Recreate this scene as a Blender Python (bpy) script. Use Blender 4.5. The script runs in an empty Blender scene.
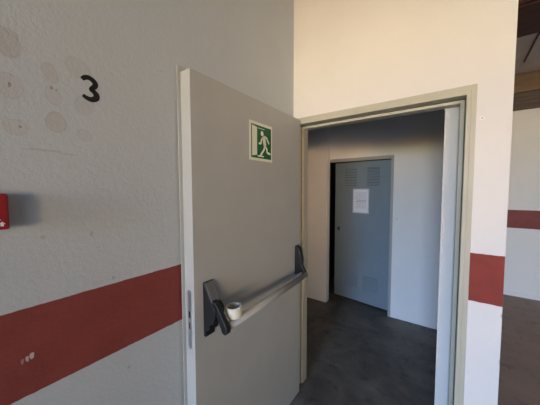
import bpy, bmesh, math, random
from mathutils import Vector, Matrix
random.seed(7)
sc = bpy.context.scene
col = sc.collection
R = math.radians

# ------------------------------------------------------------------ node helpers
class NT:
    def __init__(self, name):
        self.m = bpy.data.materials.new(name); self.m.use_nodes = True
        self.t = self.m.node_tree; self.n = self.t.nodes; self.l = self.t.links
        self.b = self.n['Principled BSDF']
    def new(self, kind, **kw):
        n = self.n.new(kind)
        for k, v in kw.items(): setattr(n, k, v)
        return n
    def put(self, sock, v):
        if hasattr(v, 'is_linked') or hasattr(v, 'links'): self.l.new(v, sock)
        else: sock.default_value = v
    def math(self, op, a, b=0.0, clamp=False):
        n = self.new('ShaderNodeMath', operation=op, use_clamp=clamp)
        self.put(n.inputs[0], a); self.put(n.inputs[1], b)
        return n.outputs[0]
    def smooth(self, v, lo, hi, a=0.0, b=1.0):
        n = self.new('ShaderNodeMapRange', interpolation_type='SMOOTHSTEP')
        self.put(n.inputs['Value'], v)
        for k, x in (('From Min', lo), ('From Max', hi), ('To Min', a), ('To Max', b)): n.inputs[k].default_value = x
        return n.outputs[0]
    def mix(self, f, a, b):
        n = self.new('ShaderNodeMix', data_type='RGBA')
        self.put(n.inputs['Factor'], f)
        for s, v in ((n.inputs[6], a), (n.inputs[7], b)):
            if isinstance(v, tuple): s.default_value = (*v, 1)
            else: self.l.new(v, s)
        return n.outputs[2]
    def pos(self):
        g = self.new('ShaderNodeNewGeometry'); return g.outputs['Position']
    def obj(self):
        g = self.new('ShaderNodeTexCoord'); return g.outputs['Object']
    def sep(self, v):
        s = self.new('ShaderNodeSeparateXYZ'); self.l.new(v, s.inputs[0]); return s.outputs
    def noise(self, v, scale, detail=4, rough=.55, dist=0, stretch=None):
        if stretch:
            mp = self.new('ShaderNodeMapping'); mp.inputs['Scale'].default_value = stretch
            self.l.new(v, mp.inputs[0]); v = mp.outputs[0]
        n = self.new('ShaderNodeTexNoise'); self.l.new(v, n.inputs['Vector'])
        n.inputs['Scale'].default_value = scale; n.inputs['Detail'].default_value = detail
        n.inputs['Roughness'].default_value = rough; n.inputs['Distortion'].default_value = dist
        return n.outputs['Fac']
    def bump(self, h, strength, dist=.01, prev=None):
        n = self.new('ShaderNodeBump'); n.inputs['Strength'].default_value = strength
        n.inputs['Distance'].default_value = dist; self.l.new(h, n.inputs['Height'])
        if prev: self.l.new(prev, n.inputs['Normal'])
        return n.outputs[0]
    def finish(self, color, rough=.6, metal=0, normal=None, spec=None):
        if isinstance(color, tuple): self.b.inputs['Base Color'].default_value = (*color, 1)
        else: self.l.new(color, self.b.inputs['Base Color'])
        self.put(self.b.inputs['Roughness'], rough); self.b.inputs['Metallic'].default_value = metal
        if spec is not None: self.b.inputs['Specular IOR Level'].default_value = spec
        if normal: self.l.new(normal, self.b.inputs['Normal'])
        return self.m

WHITE = (.72, .71, .69)
RED = (.235, .052, .042)

def paint_wall(name, axis, stripe=None, patches=(), chips=(), rough_bump=.5, base=WHITE, dirt=.06, red=RED):
    """white emulsion on rough render, with an optional red painted band; patches = filler spots (u, z, ru, rz, angle, colour)"""
    k = NT(name); P = k.pos(); s = k.sep(P); U = s[axis]; Z = s[2]
    big = k.noise(P, 1.3, 5, .6); mid = k.noise(P, 9, 5, .6); fine = k.noise(P, 70, 3, .6); grit = k.noise(P, 160, 2, .6)
    c = k.mix(k.smooth(big, .35, .75), base, tuple(x * (1 - dirt) for x in base))
    c = k.mix(k.smooth(mid, .62, .75, 0, .35), c, tuple(x * .9 for x in base))
    wob = k.math('MULTIPLY', k.math('SUBTRACT', mid, .5), .03)
    for (u, z, ru, rz, ang, pc, amt) in patches:
        du = k.math('ADD', k.math('SUBTRACT', U, u), wob); dz = k.math('ADD', k.math('SUBTRACT', Z, z), wob)
        ca, sa = math.cos(ang), math.sin(ang)
        ru *= .85; rz *= .85
        a = k.math('ADD', k.math('MULTIPLY', du, ca / ru), k.math('MULTIPLY', dz, sa / ru))
        b = k.math('ADD', k.math('MULTIPLY', dz, ca / rz), k.math('MULTIPLY', du, -sa / rz))
        d = k.math('SQRT', k.math('ADD', k.math('MULTIPLY', a, a), k.math('MULTIPLY', b, b)))
        m = k.smooth(d, .86, 1.04, amt, 0)
        c = k.mix(m, c, pc)
        ring = k.math('MULTIPLY', k.smooth(d, .8, .97), k.smooth(d, .99, 1.12, 1, 0))
        c = k.mix(k.math('MULTIPLY', ring, amt * .45), c, tuple(x * .62 for x in pc))
    if stripe:
        z0, z1 = stripe
        e = k.math('ADD', Z, k.math('MULTIPLY', k.math('SUBTRACT', k.noise(P, 30, 3), .5), .006))
        m = k.math('MULTIPLY', k.smooth(e, z0 - .0015, z0 + .0015), k.smooth(e, z1 - .0015, z1 + .0015, 1, 0))
        rc = k.mix(k.smooth(mid, .4, .7), red, tuple(x * .86 for x in red))
        c = k.mix(m, c, rc)
    for (u, z, ru, rz, pc) in chips:
        a = k.math('DIVIDE', k.math('SUBTRACT', U, u), ru); b = k.math('DIVIDE', k.math('SUBTRACT', Z, z), rz)
        d = k.math('ADD', k.math('SQRT', k.math('ADD', k.math('MULTIPLY', a, a), k.math('MULTIPLY', b, b))), k.math('MULTIPLY', k.math('SUBTRACT', fine, .5), 1.6))
        c = k.mix(k.smooth(d, .7, 1.0, 1, 0), c, pc)
    n = k.bump(k.math('ADD', k.math('MULTIPLY', fine, .7), k.math('ADD', k.math('MULTIPLY', k.noise(P, 24, 4, .6), .5), k.math('MULTIPLY', grit, .3))), rough_bump, .006)
    return k.finish(c, .62, 0, n, .3)

def metal_paint(name, c, rough=.42, var=.06, bump=.04, scale=4, spec=.4):
    k = NT(name); P = k.obj(); b = k.noise(P, scale, 5); f = k.noise(P, 140, 2)
    cc = k.mix(k.smooth(b, .35, .75), c, tuple(x * (1 - var) for x in c))
    return k.finish(cc, k.smooth(b, .3, .8, rough, rough + .1), 0, k.bump(f, bump, .004), spec)

def plain(name, c, rough=.5, metal=0, var=.1, scale=20, spec=.4):
    k = NT(name); b = k.noise(k.obj(), scale, 4)
    return k.finish(k.mix(k.smooth(b, .3, .75), c, tuple(x * (1 - var) for x in c)), rough, metal, None, spec)

def wood(name, c1, c2, stretch=(1, 14, 14), rough=.7):
    k = NT(name); P = k.pos()
    g = k.noise(P, 3, 6, .65, .6, stretch); h = k.noise(P, 1.1, 3)
    c = k.mix(k.smooth(g, .3, .7), c1, c2); c = k.mix(k.smooth(h, .4, .7, 0, .5), c, tuple(x * .6 for x in c1))
    return k.finish(c, rough, 0, k.bump(g, .3, .004), .25)

def concrete(name, c1, c2, rough=.55):
    k = NT(name); P = k.pos()
    a = k.noise(P, 2.2, 6, .65, .6); b = k.noise(P, 8, 6, .72); d = k.noise(P, 45, 3, .7); v = k.noise(P, 3.1, 2)
    c = k.mix(k.smooth(a, .32, .7), c1, c2)
    c = k.mix(k.smooth(b, .52, .68, 0, .6), c, tuple(x * .55 for x in c1))
    c = k.mix(k.smooth(v, .6, .75, 0, .35), c, (c2[0] * 1.25, c2[1] * 1.1, c2[2] * .9))
    c = k.mix(k.smooth(d, .68, .73, 0, .6), c, tuple(min(1, x * 2.2) for x in c2))
    return k.finish(c, k.smooth(a, .3, .7, rough - .1, rough + .15), 0, k.bump(k.math('ADD', b, d), .15, .006), .4)

# ------------------------------------------------------------------ mesh helpers
class MB:
    def __init__(s): s.bm = bmesh.new()
    def box(s, a, b, bevel=0, seg=2):
        lo = [min(x, y) for x, y in zip(a, b)]; hi = [max(x, y) for x, y in zip(a, b)]
        r = bmesh.ops.create_cube(s.bm, size=1); vs = r['verts']
        for v in vs: v.co = Vector([lo[i] + (v.co[i] + .5) * (hi[i] - lo[i]) for i in range(3)])
        if bevel:
            es = list({e for v in vs for e in v.link_edges})
            bmesh.ops.bevel(s.bm, geom=es, offset=bevel, segments=seg, profile=.5, affect='EDGES')
        return s
    def prism(s, pts, axis, a, b, bevel=0, seg=2):
        """polygon in the two axes other than `axis` (in order), extruded from a to b"""
        o = [i for i in range(3) if i != axis]
        def P(p, w):
            c = [0, 0, 0]; c[o[0]], c[o[1]] = p; c[axis] = w; return Vector(c)
        v0 = [s.bm.verts.new(P(p, a)) for p in pts]; v1 = [s.bm.verts.new(P(p, b)) for p in pts]; n = len(pts)
        fs = [s.bm.faces.new(v0), s.bm.faces.new(v1[::-1])]
        for i in range(n): fs.append(s.bm.faces.new([v0[i], v1[i], v1[(i + 1) % n], v0[(i + 1) % n]]))
        bmesh.ops.recalc_face_normals(s.bm, faces=fs)
        if bevel:
            es = list({e for f in fs for e in f.edges})
            bmesh.ops.bevel(s.bm, geom=es, offset=bevel, segments=seg, profile=.5, affect='EDGES')
        return s
    def tube(s, p0, p1, r, n=24, sx=1.0, cap=True):
        p0, p1 = Vector(p0), Vector(p1); d = (p1 - p0).normalized()
        up = Vector((0, 0, 1)) if abs(d.z) < .9 else Vector((1, 0, 0))
        x = d.cross(up).normalized(); y = x.cross(d).normalized()
        rings = []
        for p in (p0, p1):
            rings.append([s.bm.verts.new(p + x * (r * sx * math.cos(2 * math.pi * i / n)) + y * (r * math.sin(2 * math.pi * i / n))) for i in range(n)])
        fs = []
        for i in range(n):
            fs.append(s.bm.faces.new([rings[0][i], rings[0][(i + 1) % n], rings[1][(i + 1) % n], rings[1][i]])); fs[-1].smooth = True
        if cap: fs += [s.bm.faces.new(rings[0][::-1]), s.bm.faces.new(rings[1])]
        bmesh.ops.recalc_face_normals(s.bm, faces=fs)
        return s
    def ring(s, c, r_in, r_out, h, n=40, tilt=(0, 0, 0)):
        M = Matrix.Translation(c) @ Matrix.Rotation(tilt[2], 4, 'Z') @ Matrix.Rotation(tilt[1], 4, 'Y') @ Matrix.Rotation(tilt[0], 4, 'X')
        prof = [(r_in, -h / 2), (r_out - .0012, -h / 2), (r_out, -h / 2 + .0012), (r_out, h / 2 - .0012), (r_out - .0012, h / 2), (r_in, h / 2)]
        g = [[s.bm.verts.new(M @ Vector((r * math.cos(2 * math.pi * i / n), r * math.sin(2 * math.pi * i / n), z))) for r, z in prof] for i in range(n)]
        fs = []
        for i in range(n):
            for j in range(6):
                f = s.bm.faces.new([g[i][j], g[(i + 1) % n][j], g[(i + 1) % n][(j + 1) % 6], g[i][(j + 1) % 6]]); f.smooth = j in (2, 5); fs.append(f)
        bmesh.ops.recalc_face_normals(s.bm, faces=fs)
        return s
    def stroke(s, pts, w, P, t=.0006):
        """brush stroke: a flat ribbon of varying width (u, v, width) laid by P(u, v, height)"""
        L, Rr = [], []
        n = len(pts)
        for i, p in enumerate(pts):
            a = pts[max(i - 1, 0)]; b = pts[min(i + 1, n - 1)]
            dx, dy = b[0] - a[0], b[1] - a[1]; q = math.hypot(dx, dy); nx, ny = -dy / q, dx / q
            ww = w * (p[2] if len(p) > 2 else 1) / 2
            L.append((p[0] + nx * ww, p[1] + ny * ww)); Rr.append((p[0] - nx * ww, p[1] - ny * ww))
        return s.slab(L + Rr[::-1], P, t, strip=n)
    def slab(s, poly, P, t, strip=0):
        top = [s.bm.verts.new(P(u, v, t)) for u, v in poly]; bot = [s.bm.verts.new(P(u, v, 0)) for u, v in poly]; n = len(poly); fs = []
        if strip:
            for V in (top, bot):
                for i in range(strip - 1): fs.append(s.bm.faces.new([V[i], V[i + 1], V[n - 2 - i], V[n - 1 - i]]))
        else: fs += [s.bm.faces.new(top), s.bm.faces.new(bot[::-1])]
        for i in range(n): fs.append(s.bm.faces.new([top[i], bot[i], bot[(i + 1) % n], top[(i + 1) % n]]))
        bmesh.ops.recalc_face_normals(s.bm, faces=fs)
        return s
    def build(s, name, mat, parent=None, loc=None):
        me = bpy.data.meshes.new(name); s.bm.normal_update(); s.bm.to_mesh(me); s.bm.free()
        o = bpy.data.objects.new(name, me); col.objects.link(o); me.materials.append(mat)
        if parent:
            o.parent = parent
            o.matrix_parent_inverse = world(parent).inverted()
        return o

def world(o):
    M = o.matrix_basis.copy()
    if o.parent: M = world(o.parent) @ o.matrix_parent_inverse @ M
    return M
def tag(o, label=None, cat=None, group=None, kind=None):
    for k, v in (('label', label), ('category', cat), ('group', group), ('kind', kind)):
        if v: o[k] = v
    return o
def empty(name, loc, rz=0):
    o = bpy.data.objects.new(name, None); col.objects.link(o); o.location = loc; o.rotation_euler.z = rz
    o.empty_display_size = .1
    return o
def spline(pts, n=8):
    out = []
    for i in range(len(pts) - 1):
        p0, p1, p2, p3 = pts[max(i - 1, 0)], pts[i], pts[i + 1], pts[min(i + 2, len(pts) - 1)]
        for k in range(n):
            t = k / n
            out.append(tuple(.5 * (2 * b + (c - a) * t + (2 * a - 5 * b + 4 * c - d) * t * t + (3 * b - a - 3 * c + d) * t ** 3) for a, b, c, d in zip(p0, p1, p2, p3)))
    out.append(pts[-1]); return out

# ------------------------------------------------------------------ materials
S0, S1 = .987, 1.240
grey_p = (.44, .435, .41)
patches = [(-1.406, 1.912, .021, .033, .35, grey_p, .5), (-1.400, 1.770, .026, .034, .2, grey_p, .6), (-1.488, 1.963, .032, .042, .5, (.40, .39, .365), .5),
           (-1.335, 1.955, .040, .032, -.6, grey_p, .28), (-1.405, 1.845, .024, .036, .1, grey_p, .28), (-1.325, 1.842, .030, .032, .2, grey_p, .28),
           (-1.490, 1.850, .030, .04, .2, (.45, .42, .38), .3), (-1.480, 1.745, .030, .025, 0, (.45, .42, .38), .28), (-1.33, 1.745, .026, .022, 0, grey_p, .3)]
chips = [(-1.43, 1.687, .05, .0035, (.46, .455, .44)), (-1.37, 1.682, .03, .0025, (.47, .465, .45)), (-1.478, 1.099, .006, .011, (.55, .5, .46)), (-1.487, 1.094, .004, .010, (.5, .42, .38)), (-1.497, 1.092, .004, .010, (.4, .2, .18)),
         (-1.404, 1.872, .004, .005, (.3, .28, .25)), (-1.49, 1.852, .004, .008, (.3, .27, .24)), (-1.393, 1.868, .003, .004, (.35, .33, .3)), (-1.474, 1.745, .004, .004, (.3, .28, .25)),
         (-1.44, 1.434, .008, .008, (.40, .42, .42)), (-1.32, 1.425, .006, .010, (.40, .42, .42)), (-1.26, 1.26, .007, .007, (.40, .41, .41)), (-1.22, .905, .007, .008, (.4, .4, .4)), (-1.06, 2.05, .003, .004, (.4, .38, .35))]
M = {}
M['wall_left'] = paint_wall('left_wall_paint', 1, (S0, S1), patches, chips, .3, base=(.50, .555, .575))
M['wall_front'] = paint_wall('front_wall_paint', 0, (S0, S1), (), [(1.195, .94, .006, .015, (.5, .48, .45)), (1.196, .70, .005, .02, (.5, .48, .45)), (1.196, .45, .006, .012, (.5, .48, .45))], .22, red=(.235, .034, .022))
M['wall_inner'] = paint_wall('inner_wall_paint', 0, None, (), [(.49, 1.21, .008, .006, (.3, .3, .3))], .25, base=(.78, .775, .76))
M['wall_back'] = paint_wall('back_wall_paint', 0, (1.0, 1.262), (), [], .2, base=(.84, .79, .73), red=(.26, .06, .05))
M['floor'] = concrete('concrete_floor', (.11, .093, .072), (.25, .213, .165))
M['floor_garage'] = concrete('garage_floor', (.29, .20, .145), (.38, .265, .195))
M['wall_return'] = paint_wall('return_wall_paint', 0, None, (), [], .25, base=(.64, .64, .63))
M['slot'] = plain('vent_slot_shade', (.12, .14, .155), .7)
M['closet'] = paint_wall('unlit_black', 0, None, (), [], .2, base=(.05, .05, .05))  # near-black colour stands in for the darkness of the unlit closet
M['leaf'] = metal_paint('grey_door_paint', (.44, .457, .43), .42, .05)
M['frame'] = metal_paint('frame_paint', (.46, .45, .36), .45, .05)
M['steel'] = metal_paint('blue_grey_locker_paint', (.19, .243, .29), .4, .06)
M['steelframe'] = metal_paint('utility_frame_paint', (.34, .345, .335), .5, .06)
M['gasket'] = plain('black_gasket', (.09, .075, .06), .8)
M['black'] = plain('black_plastic', (.010, .011, .013), .42)
M['greyplastic'] = plain('worn_grey_plastic', (.16, .155, .15), .45)
M['bar'] = metal_paint('bar_paint', (.36, .35, .315), .45, .05)
M['plate'] = plain('zinc_plate', (.42, .43, .44), .42, .8)
M['dark'] = plain('dark_recess', (.02, .02, .02), .7)
M['tape'] = plain('cream_tape', (.72, .68, .52), .5, 0, .06)
M['tapecore'] = plain('tape_core_card', (.45, .41, .33), .8)
M['cream'] = plain('sign_cream', (.78, .80, .64), .45, 0, .03)
M['green'] = plain('sign_green', (.012, .13, .045), .4, 0, .05)
M['redplastic'] = plain('red_plastic', (.30, .010, .013), .4, 0, .05)
M['whiteprint'] = plain('white_print', (.8, .8, .8), .5, 0, .02)
M['ink'] = plain('black_paint', (.012, .011, .012), .45)
M['paper'] = plain('white_paper', (.68, .74, .86), .6, 0, .03)
M['print'] = plain('grey_print', (.30, .31, .36), .7)
M['sleeve'] = plain('clear_sleeve_edge', (.50, .54, .60), .3)
M['woodlight'] = wood('brown_timber', (.19, .125, .075), (.25, .17, .105))
M['woodgrey'] = wood('grey_timber', (.10, .075, .06), (.15, .115, .09))
M['wooddark'] = wood('dark_red_timber', (.045, .018, .014), (.075, .03, .022))
M['ceil'] = wood('ceiling_board', (.62, .53, .46), (.7, .6, .52), (6, 1, 6))
M['screw'] = plain('steel_screw', (.4, .38, .36), .4, .8)

# ------------------------------------------------------------------ room shell
ZC = 3.17
def struct(o, label, cat): return tag(o, label, cat, None, 'structure')
WE = 1.1954; FA, FB, FT = .0171, 1.0624, 2.097
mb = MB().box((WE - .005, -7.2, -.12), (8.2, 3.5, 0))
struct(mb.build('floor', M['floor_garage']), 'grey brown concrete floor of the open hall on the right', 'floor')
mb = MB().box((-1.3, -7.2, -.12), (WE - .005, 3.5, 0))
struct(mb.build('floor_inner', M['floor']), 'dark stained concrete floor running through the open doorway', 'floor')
mb = MB().box((-1.3, -7.2, ZC), (8.2, 3.5, ZC + .12))
struct(mb.build('ceiling', M['ceil']), 'grey brown boarded ceiling above the timber beams', 'ceiling')
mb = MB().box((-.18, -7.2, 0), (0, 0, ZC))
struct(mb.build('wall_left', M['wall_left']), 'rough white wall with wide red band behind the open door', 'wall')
TW = .13
mb = MB().prism([(-1.1, 0), (FA, 0), (FA, FT), (FB, FT), (FB, 0), (WE, 0), (WE, ZC), (-1.1, ZC)], 1, .0005, TW)
struct(mb.build('wall_front', M['wall_front']), 'white wall with red band framing the open doorway', 'wall')
XI = .933
mb = MB().box((XI, TW, 0), (WE, 2.75, ZC))
struct(mb.build('wall_inner_right', M['wall_return']), 'pale wall end seen just inside the right door jamb', 'wall')
OX0, OX1, OZ = -.46, .425, 1.948
mb = MB().prism([(-1.1, 0), (OX0, 0), (OX0, OZ), (OX1, OZ), (OX1, 0), (XI, 0), (XI, ZC), (-1.1, ZC)], 1, 1.6, 1.69)
struct(mb.build('wall_inner_far', M['wall_inner']), 'white far wall of the small room around the blue grey door', 'wall')
mb = MB().box((-1.1, 1.5, 0), (-.348, 1.6, ZC), .004)
struct(mb.build('wall_inner_pier', M['wall_inner']), 'shallow white wall pier left of the blue grey vented door', 'wall')
mb = MB().box((-1.25, TW, 0), (-1.1, 2.75, ZC))  # unseen wall coloured near black to cut bounce light in the room
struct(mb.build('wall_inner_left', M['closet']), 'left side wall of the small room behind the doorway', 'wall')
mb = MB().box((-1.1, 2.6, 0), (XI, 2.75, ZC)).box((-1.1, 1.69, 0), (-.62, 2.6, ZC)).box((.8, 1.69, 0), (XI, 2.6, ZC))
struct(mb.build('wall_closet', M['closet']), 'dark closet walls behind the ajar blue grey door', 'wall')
YB = 3.292
mb = MB().box((-1.25, YB, 0), (8.2, YB + .15, 2.675))
struct(mb.build('wall_back', M['wall_back']), 'distant white wall with red band beyond the right corner', 'wall')
mb = MB().box((WE, YB - .012, 0), (8.2, YB, .055), .003)
struct(mb.build('baseboard_back', M['wall_back']), 'low white skirting along the foot of the distant wall', 'baseboard')
mb = MB().box((8.05, -7.2, 0), (8.2, 3.5, ZC))
struct(mb.build('wall_right', M['wall_back']), 'white side wall far out on the right', 'wall')
mb = MB().prism([(0, 0), (.12, 0), (.12, 2.5), (7.6, 2.5), (7.6, 0), (8.05, 0), (8.05, ZC), (0, ZC)], 1, -5.15, -5.0)  # unseen wall; its lintel is placed to cut sky light off the upper walls
struct(mb.build('wall_rear', M['wall_back']), 'unseen wall behind the viewer with wide entrance, lintel placed to cut sky light', 'wall')

# timber above the distant wall
mb = MB().box((-1.25, YB - .03, 2.675), (8.05, YB + .15, 2.91), .004)
struct(mb.build('beam_lower', M['woodgrey']), 'grey brown timber plate lying on the distant white wall', 'beam')
mb = MB().box((-1.25, YB - .055, 2.912), (8.05, YB + .15, 3.17), .004)
struct(mb.build('beam_upper', M['woodlight']), 'lighter brown timber beam stacked below the ceiling boards', 'beam')
mb = MB().box((WE + .001, 1.16, 3.0), (8.05, 1.70, 3.169), .006).box((WE + .001, 1.125, 3.012), (8.05, 1.16, 3.05), .004)
struct(mb.build('beam_front', M['wooddark']), 'dark red brown beam at the top right corner', 'beam')
mb = MB().tube((1.665, 1.71, 3.160), (1.705, 2.80, 3.160), .008, 12)
struct(mb.build('trim_1', M['ink']), 'thin black strip running along the ceiling boards', 'trim')

# ------------------------------------------------------------------ doorway frame (painted steel, stepped)
fr = empty('trim_2', (FA, 0, 0)); struct(fr, 'grey beige stepped steel frame around the open doorway', 'door frame')
A0, B0, T0 = FA, FB, FT           # outer
def uframe(mbx, a0, b0, t0, a1, b1, t1, y0, y1, bevel=.0015, z0=0.0):
    """inverted U between outer (a0,b0,t0) and inner (a1,b1,t1)"""
    return mbx.prism([(a0, z0), (a1, z0), (a1, t1), (b1, t1), (b1, z0), (b0, z0), (b0, t0), (a0, t0)], 1, y0, y1, bevel, 1)
uframe(MB(), A0, B0, T0, A0 + .012, B0 - .022, T0 - .024, -.006, .10).build('outer_flange', M['frame'], fr)
uframe(MB(), A0 + .012, B0 - .022, T0 - .024, A0 + .023, B0 - .041, T0 - .047, -.011, .06).build('inner_flange', M['frame'], fr)
uframe(MB(), A0 + .0235, B0 - .0415, T0 - .0475, A0 + .025, B0 - .0435, T0 - .0505, .053, .0595, .0005).build('gasket', M['gasket'], fr)
uframe(MB(), A0 + .023, B0 - .041, T0 - .047, A0 + .040, B0 - .063, T0 - .066, .060, .128).build('door_stop', M['frame'], fr)
for zz in (.35, 1.25, 1.98):
    MB().tube((B0 - .052, .0605, zz), (B0 - .052, .0585, zz), .004, 12).build('screw', M['screw'], fr)

# ------------------------------------------------------------------ open fire door leaf  (opened about 90 degrees, hinged at the left jamb)
LX0, LX1 = .015, .0785
LY0, LY1 = -.9815, -.034
LZ0, LZ1 = .012, 2.0724
dr = empty('door_1', (.045, LY1, 0)); struct(dr, 'grey steel fire door standing open against the left white wall', 'door')
mb = MB().box((LX0, LY0, LZ0), (LX1, LY1, LZ1), .0022, 2)
mb.build('leaf', M['leaf'], dr)
MB().box((.0115, LY0 - .0145, LZ0 + .004), (LX0, LY1, LZ1 + .024), .0008, 1).build('overlap_lip', M['leaf'], dr)
lp = MB()
r = .0125; pl = []
for i in range(13): a = math.pi * i / 12; pl.append((.047 + r * math.cos(a), 1.118 + r * math.sin(a)))
for i in range(13): a = math.pi + math.pi * i / 12; pl.append((.047 + r * math.cos(a), .876 + r * math.sin(a)))
lp.prism(pl, 1, LY0 - .0016, LY0 + .001)
lpo = lp.build('latch_plate', M['plate'], dr)
MB().box((.041, LY0 - .0022, 1.005), (.053, LY0 + .0005, 1.035), .0008, 1).box((.0425, LY0 - .0022, .955), (.0515, LY0 + .0005, .985), .0008, 1).build('latch_hole', M['dark'], lpo)
for zz in (1.112, .882): MB().tube((.047, LY0 - .0026, zz), (.047, LY0 - .001, zz), .0045, 12).build('screw', M['screw'], lpo)
for zz in (.30, 1.78):                                   # knuckles between leaf and jamb
    MB().tube((LX1 - .012, LY1 + .006, zz - .06), (LX1 - .012, LY1 + .006, zz + .06), .006, 12).build('hinge', M['leaf'], dr)

# push bar with its two brackets
pb = empty('push_bar', (LX1, -.5, .97)); pb.parent = dr; pb.matrix_parent_inverse = world(dr).inverted()
BL_, BR_ = Vector((.200, -.898, .977)), Vector((.154, -.082, .960))
MB().tube(BL_, BR_, .0205, 28, .8).build('bar', M['bar'], pb)
hs = MB().prism([(LX1, .908), (LX1, 1.156), (.087, 1.156), (.131, 1.080), (.158, 1.052), (.158, 1.03), (.146, .985), (.122, .972), (.116, .944), (.096, .936), (.094, .908)], 1, -.934, -.879, .003)
b1 = hs.build('bracket', M['black'], pb)
MB().prism([(.0865, 1.153), (.0905, 1.155), (.1385, 1.074), (.132, 1.074)], 1, -.931, -.882, .001, 1).build('cover_plate', M['greyplastic'], b1)
MB().prism([(.124, 1.085), (.15, 1.082), (.171, 1.058), (.222, .988), (.224, .965), (.210, .953), (.193, .958), (.150, 1.035)], 1, -.929, -.904, .004).build('arm', M['black'], b1)
hs = MB().prism([(LX1, .952), (LX1, 1.164), (.090, 1.166), (.114, 1.150), (.134, 1.075), (.130, 1.0), (.116, .972)], 1, -.114, -.074, .004)
b2 = hs.build('bracket', M['black'], pb)
MB().prism([(.114, 1.045), (.130, 1.04), (.160, .982), (.168, .955), (.158, .940), (.144, .942), (.138, .965)], 1, -.108, -.080, .004).build('arm', M['black'], b2)

# roll of tape resting on the bar beside the bracket
tp = empty('tape_roll', (.193, -.842, .998)); tag(tp, 'cream roll of tape resting on the push bar beside its left black bracket', 'tape roll')
c = Vector((.186, -.846, 1.0215))
tl = (R(3), R(-4), 0)
MB().ring(c, .0305, .0360, .048, 44, tl).build('tape', M['tape'], tp)
MB().ring(c, .0285, .0303, .0475, 44, tl).build('core', M['tapecore'], tp)

# emergency exit sign
sg = empty('exit_sign', (LX1, -.5015, 1.734)); tag(sg, 'square green emergency exit sign with running figure on the open grey door', 'sign')
SX, SY0, SZ0, SW, SH = LX1 + .0003, -.608, 1.734, .213, .214
def PS(h0):
    return lambda u, v, h: Vector((SX + h0 + h, SY0 + u * SW, SZ0 + (1 - v) * SH))
rect = lambda a, b, c_, d: [(a, b), (c_, b), (c_, d), (a, d)]
MB().slab(rect(0, 0, 1, 1), PS(0), .0012).build('border', M['cream'], sg)
MB().slab(rect(.07, .075, .945, .93), PS(.0012), .0003).build('field', M['green'], sg)
pic = MB(); pp = PS(.0015)
pic.slab([(.105, .10), (.31, .13), (.31, .85), (.105, .885)], pp, .0003)                 # door leaf
pic.slab([(.34, .135), (.64, .135), (.64, .15), (.34, .15)], pp, .0003)                     # lintel of the doorway
pic.slab([(.33, .855), (.60, .855), (.60, .89), (.33, .89)], pp, .0003)                     # threshold
pic.build('door_symbol', M['cream'], sg)
man = MB()
man.slab([(.530 + .060 * math.cos(2 * math.pi * i / 20), .265 + .066 * math.sin(2 * math.pi * i / 20)) for i in range(20)], pp, .0005)
man.stroke(spline([(.575, .33, 1.25), (.62, .42, 1.4), (.65, .55, 1.25), (.66, .60, 1.1)]), .095, pp, .0005)      # trunk
man.stroke(spline([(.57, .36), (.50, .43), (.47, .53), (.385, .535)]), .052, pp, .0005)                              # rear arm
man.stroke(spline([(.60, .325), (.72, .35), (.80, .44), (.845, .50)]), .052, pp, .0005)                              # front arm
man.stroke(spline([(.64, .58), (.61, .68), (.54, .76), (.44, .87)]), .06, pp, .0005)                               # rear leg
man.stroke(spline([(.655, .58), (.74, .66), (.76, .74), (.86, .765), (.91, .765)]), .06, pp, .0005)                  # front leg
man.build('running_figure', M['cream'], sg)

# ------------------------------------------------------------------ hand painted 3
nb = MB()
PN = lambda u, v, h: Vector((-.0003 + h * 1.5, u, v))
pts = [(-1.328, 1.923, .85), (-1.322, 1.930, 1.05), (-1.312, 1.934, 1.1), (-1.300, 1.930, 1.15), (-1.2925, 1.921, 1.2), (-1.294, 1.911, 1.15), (-1.3045, 1.8985, .95),
       (-1.2965, 1.893, 1.1), (-1.290, 1.884, 1.3), (-1.292, 1.873, 1.35), (-1.304, 1.866, 1.2), (-1.317, 1.868, 1.0), (-1.328, 1.874, .8)]
nb.stroke(spline(pts, 6), .0135, PN)
tag(nb.build('painted_numeral', M['ink']), 'black hand-painted numeral 3 on the rough white left wall', 'wall marking')

# ------------------------------------------------------------------ red alarm box at the left edge
bx = empty('alarm_box', (0, -1.56, 1.474)); tag(bx, 'small red alarm box on the white left wall at the photo edge', 'alarm box')
MB().box((-.0005, -1.607, 1.474), (.030, -1.514, 1.561), .003).build('back_box', M['redplastic'], bx)
MB().box((.030, -1.609, 1.4725), (.050, -1.511, 1.5635), .005, 3).build('front_cover', M['redplastic'], bx)
em = MB(); PE = lambda u, v, h: Vector((.0502 + h, u, v))
em.slab([(-1.5275, 1.4815), (-1.5215, 1.4815), (-1.5215, 1.4875), (-1.5275, 1.4875)], PE, .0004)
em.slab([(-1.5300, 1.4870), (-1.5185, 1.4870), (-1.5245, 1.4935)], PE, .0004)
em.stroke([(-1.5345, 1.489), (-1.5310, 1.496), (-1.5265, 1.4985)], .002, PE, .0004)
em.build('white_symbol', M['whiteprint'], bx)
MB().box((.0498, -1.585, 1.505), (.0508, -1.540, 1.545), .0004, 1).build('press_panel', M['redplastic'], bx)

# small screw plug in the wall right of the frame
sp = empty('wall_plug', (1.086, 0, 1.925)); tag(sp, 'tiny steel screw in the white wall right of the door frame top', 'screw')
MB().tube((1.086, .0008, 1.925), (1.086, -.0015, 1.925), .0095, 16).build('washer', M['whiteprint'], sp)
MB().tube((1.086, -.0014, 1.925), (1.086, -.0045, 1.925), .004, 12).build('screw_head', M['screw'], sp)

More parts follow.
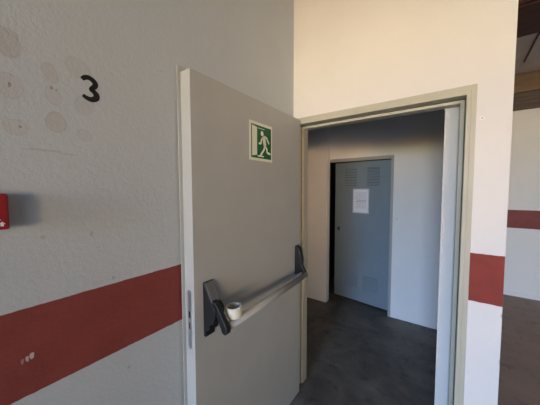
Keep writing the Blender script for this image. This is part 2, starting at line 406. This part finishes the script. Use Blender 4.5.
# ------------------------------------------------------------------ vented steel door in the far wall, slightly ajar inward
f2 = empty('trim_3', (OX1, 1.6, 0)); struct(f2, 'thin beige steel frame around the vented blue grey door', 'door frame')
MB().prism([(-.347, OZ - .006), (OX1 - .006, OZ - .006), (OX1 - .006, 0), (OX1 + .020, 0), (OX1 + .020, OZ + .026), (-.347, OZ + .026)], 1, 1.592, 1.6005, .0015, 1).build('architrave', M['steelframe'], f2)
MB().prism([(-.347, OZ - .014), (OX1 - .012, OZ - .014), (OX1 - .012, 0), (OX1 - .0005, 0), (OX1 - .0005, OZ - .0005), (-.347, OZ - .0005)], 1, 1.601, 1.64, .001, 1).build('lining', M['steelframe'], f2)
HX, HY = .408, 1.694
ANG = math.atan2(1.796 - 1.693, -.346 - .416)
d2 = empty('door_2', (HX, HY, 0)); struct(d2, 'blue grey vented steel door with a paper notice, slightly ajar', 'door')
# local frame of the leaf: u from hinge to free edge, w out of its face towards the viewer
ud = Vector((math.cos(ANG), math.sin(ANG), 0)); wd = Vector((ud.y, -ud.x, 0)); wd = wd if wd.y < 0 else -wd
def L(u, z, w): return Vector((HX, HY, 0)) + ud * u + wd * w + Vector((0, 0, z))
class LB(MB):
    def lbox(s, u0, u1, z0, z1, w0, w1, bevel=0, tilt=0):
        k = len(s.bm.verts); r = bmesh.ops.create_cube(s.bm, size=1)['verts']
        if bevel:
            pass
        for v in r:
            u = u0 + (v.co.x + .5) * (u1 - u0); w = w0 + (v.co.y + .5) * (w1 - w0); z = z0 + (v.co.z + .5) * (z1 - z0) - tilt * (v.co.y)
            v.co = L(u, z, w)
        if bevel: bmesh.ops.bevel(s.bm, geom=list({e for v in r for e in v.link_edges}), offset=bevel, segments=2, profile=.5, affect='EDGES')
        bmesh.ops.recalc_face_normals(s.bm, faces=s.bm.faces[:])
        return s
LW = .757
lf = LB().lbox(0, LW, .028, 1.932, -.038, 0, .002).build('leaf', M['steel'], d2)
def vent(u0, u1, z0, z1, n=7):
    b = LB(); k = LB(); h = (z1 - z0) / n; a, c = min(u0, u1), max(u0, u1)
    for i in range(n):
        z = z0 + i * h                                   # pressed hood: flush above, standing out below, dark strip under it in place of the shaded opening
        P = [L(u, zz, w) for u in (a, c) for zz, w in ((z + h * .92, -.001), (z + h * .40, .009), (z + h * .36, .009), (z + h * .36, -.001))]
        v = [b.bm.verts.new(p) for p in P]; fs = [b.bm.faces.new(v[:4]), b.bm.faces.new(v[4:][::-1])]
        for q in range(4): fs.append(b.bm.faces.new([v[q], v[4 + q], v[4 + (q + 1) % 4], v[(q + 1) % 4]]))
        bmesh.ops.recalc_face_normals(b.bm, faces=fs)
        k.lbox(a + .004, c - .004, z + h * .14, z + h * .355, -.001, .0006)
    o = b.build('vent', M['steel'], d2)
    k.build('slot', M['slot'], o)
U = lambda x: (HX - x) / abs(ud.x)
vent(U(-.026), U(-.205), 1.61, 1.862); vent(U(.270), U(.108), 1.61, 1.862)
vent(U(.008), U(-.19), .205, .40); vent(U(.276), U(.070), .198, .405)
hd = LB().lbox(U(-.272), U(-.292), .98, 1.03, 0, .004, .001).build('handle_plate', M['black'], d2)
LB().lbox(U(-.262), U(-.286), 1.005, 1.018, .03, .042, .002).lbox(U(-.277), U(-.287), 1.005, 1.018, .004, .035, .001).build('handle', M['black'], hd)

pn = empty('paper_notice', L(U(.03), 1.262, 0)); tag(pn, 'white printed paper notice in a clear sleeve on the blue grey vented door', 'notice')
pu0, pu1, pz0, pz1 = U(.127), U(-.068), 1.258, 1.560
LB().lbox(pu0, pu1, pz0, pz1, .0066, .0078).build('sheet', M['paper'], pn)
LB().lbox(pu0 - .012, pu1 + .012, pz0 - .014, pz1 + .014, .0005, .0064).build('sleeve', M['sleeve'], pn)
tx = LB(); rng = random.Random(3); zz = pz1 - .03
while zz > pz0 + .05:
    a = pu0 + .02; b = pu1 - .02 - rng.random() * .03
    big = 1.40 < zz < 1.43
    tx.lbox(a, b, zz - (.009 if big else .003), zz, .0079, .0082)
    zz -= .022 if big else (.013 if zz < 1.40 else .015)
tx.build('print', M['print'], pn)

# ------------------------------------------------------------------ light: daylight through the wide entrance behind the viewer, plus two added warm beams
def area(name, loc, target, sx, sy, power, color, spread=180):
    li = bpy.data.lights.new(name, 'AREA'); li.shape = 'RECTANGLE'; li.size = sx; li.size_y = sy; li.energy = power; li.color = color
    li.spread = R(spread)
    o = bpy.data.objects.new(name, li); col.objects.link(o); o.location = loc
    o.rotation_euler = (Vector(target) - Vector(loc)).to_track_quat('-Z', 'Y').to_euler()
    return o
LIGHTS = [
    ('sky_daylight', (1.2, -14, 5.0), (0.9, 0, 0.5), 3.0, 5, 1714, (.06, .34, 1)),
    ('far_daylight', (1.4, -14, 2.0), (0.6, 0, 1.6), 3.0, 1.2, 640, (1, .97, .74)),
    ('warm_upper_beam', (1.6, -13, 1.2), (.8, 0, 4.8), 2.5, 1, 20, (1, .57, .12), 31),  # added narrow beam, warms mainly the upper front wall
    ('warm_corner_beam', (5.5, -8.5, 1.4), (-.2, 1, 2.0), 2.4, .9, 9, (1, .60, .28), 25),  # added warm beam aimed at the pier and the wall corner
    ('side_daylight', (5, -8.5, 1.3), (0.3, 0, 2.0), 6.2, 2.5, 180, (.94, .98, 1.0)),
]
for a in LIGHTS: area(*a)
w = bpy.data.worlds.new('World'); sc.world = w; w.use_nodes = True
w.node_tree.nodes['Background'].inputs[0].default_value = (.75, .85, 1, 1); w.node_tree.nodes['Background'].inputs[1].default_value = .05

# ------------------------------------------------------------------ camera
cd = bpy.data.cameras.new('Camera'); cam = bpy.data.objects.new('Camera', cd); col.objects.link(cam)
cd.sensor_fit = 'HORIZONTAL'; cd.sensor_width = 36; cd.lens = 243.4366 / 540 * 36; cd.clip_start = .02
fw = Vector((-0.58282221, 0.81070919, -0.05539742)); rt = Vector((0.81203178, 0.58360824, -0.0024116)); up = Vector((-0.03037529, 0.04639, 0.99846147))
cam.matrix_world = Matrix(((rt.x, up.x, -fw.x, .946984), (rt.y, up.y, -fw.y, -1.624433), (rt.z, up.z, -fw.z, 1.573354), (0, 0, 0, 1)))
sc.camera = cam
vs = sc.view_settings; vs.view_transform = 'Standard'; vs.look = 'None'; vs.exposure = 0; vs.gamma = 1; vs.use_curve_mapping = False
sc.cycles.use_denoising = True
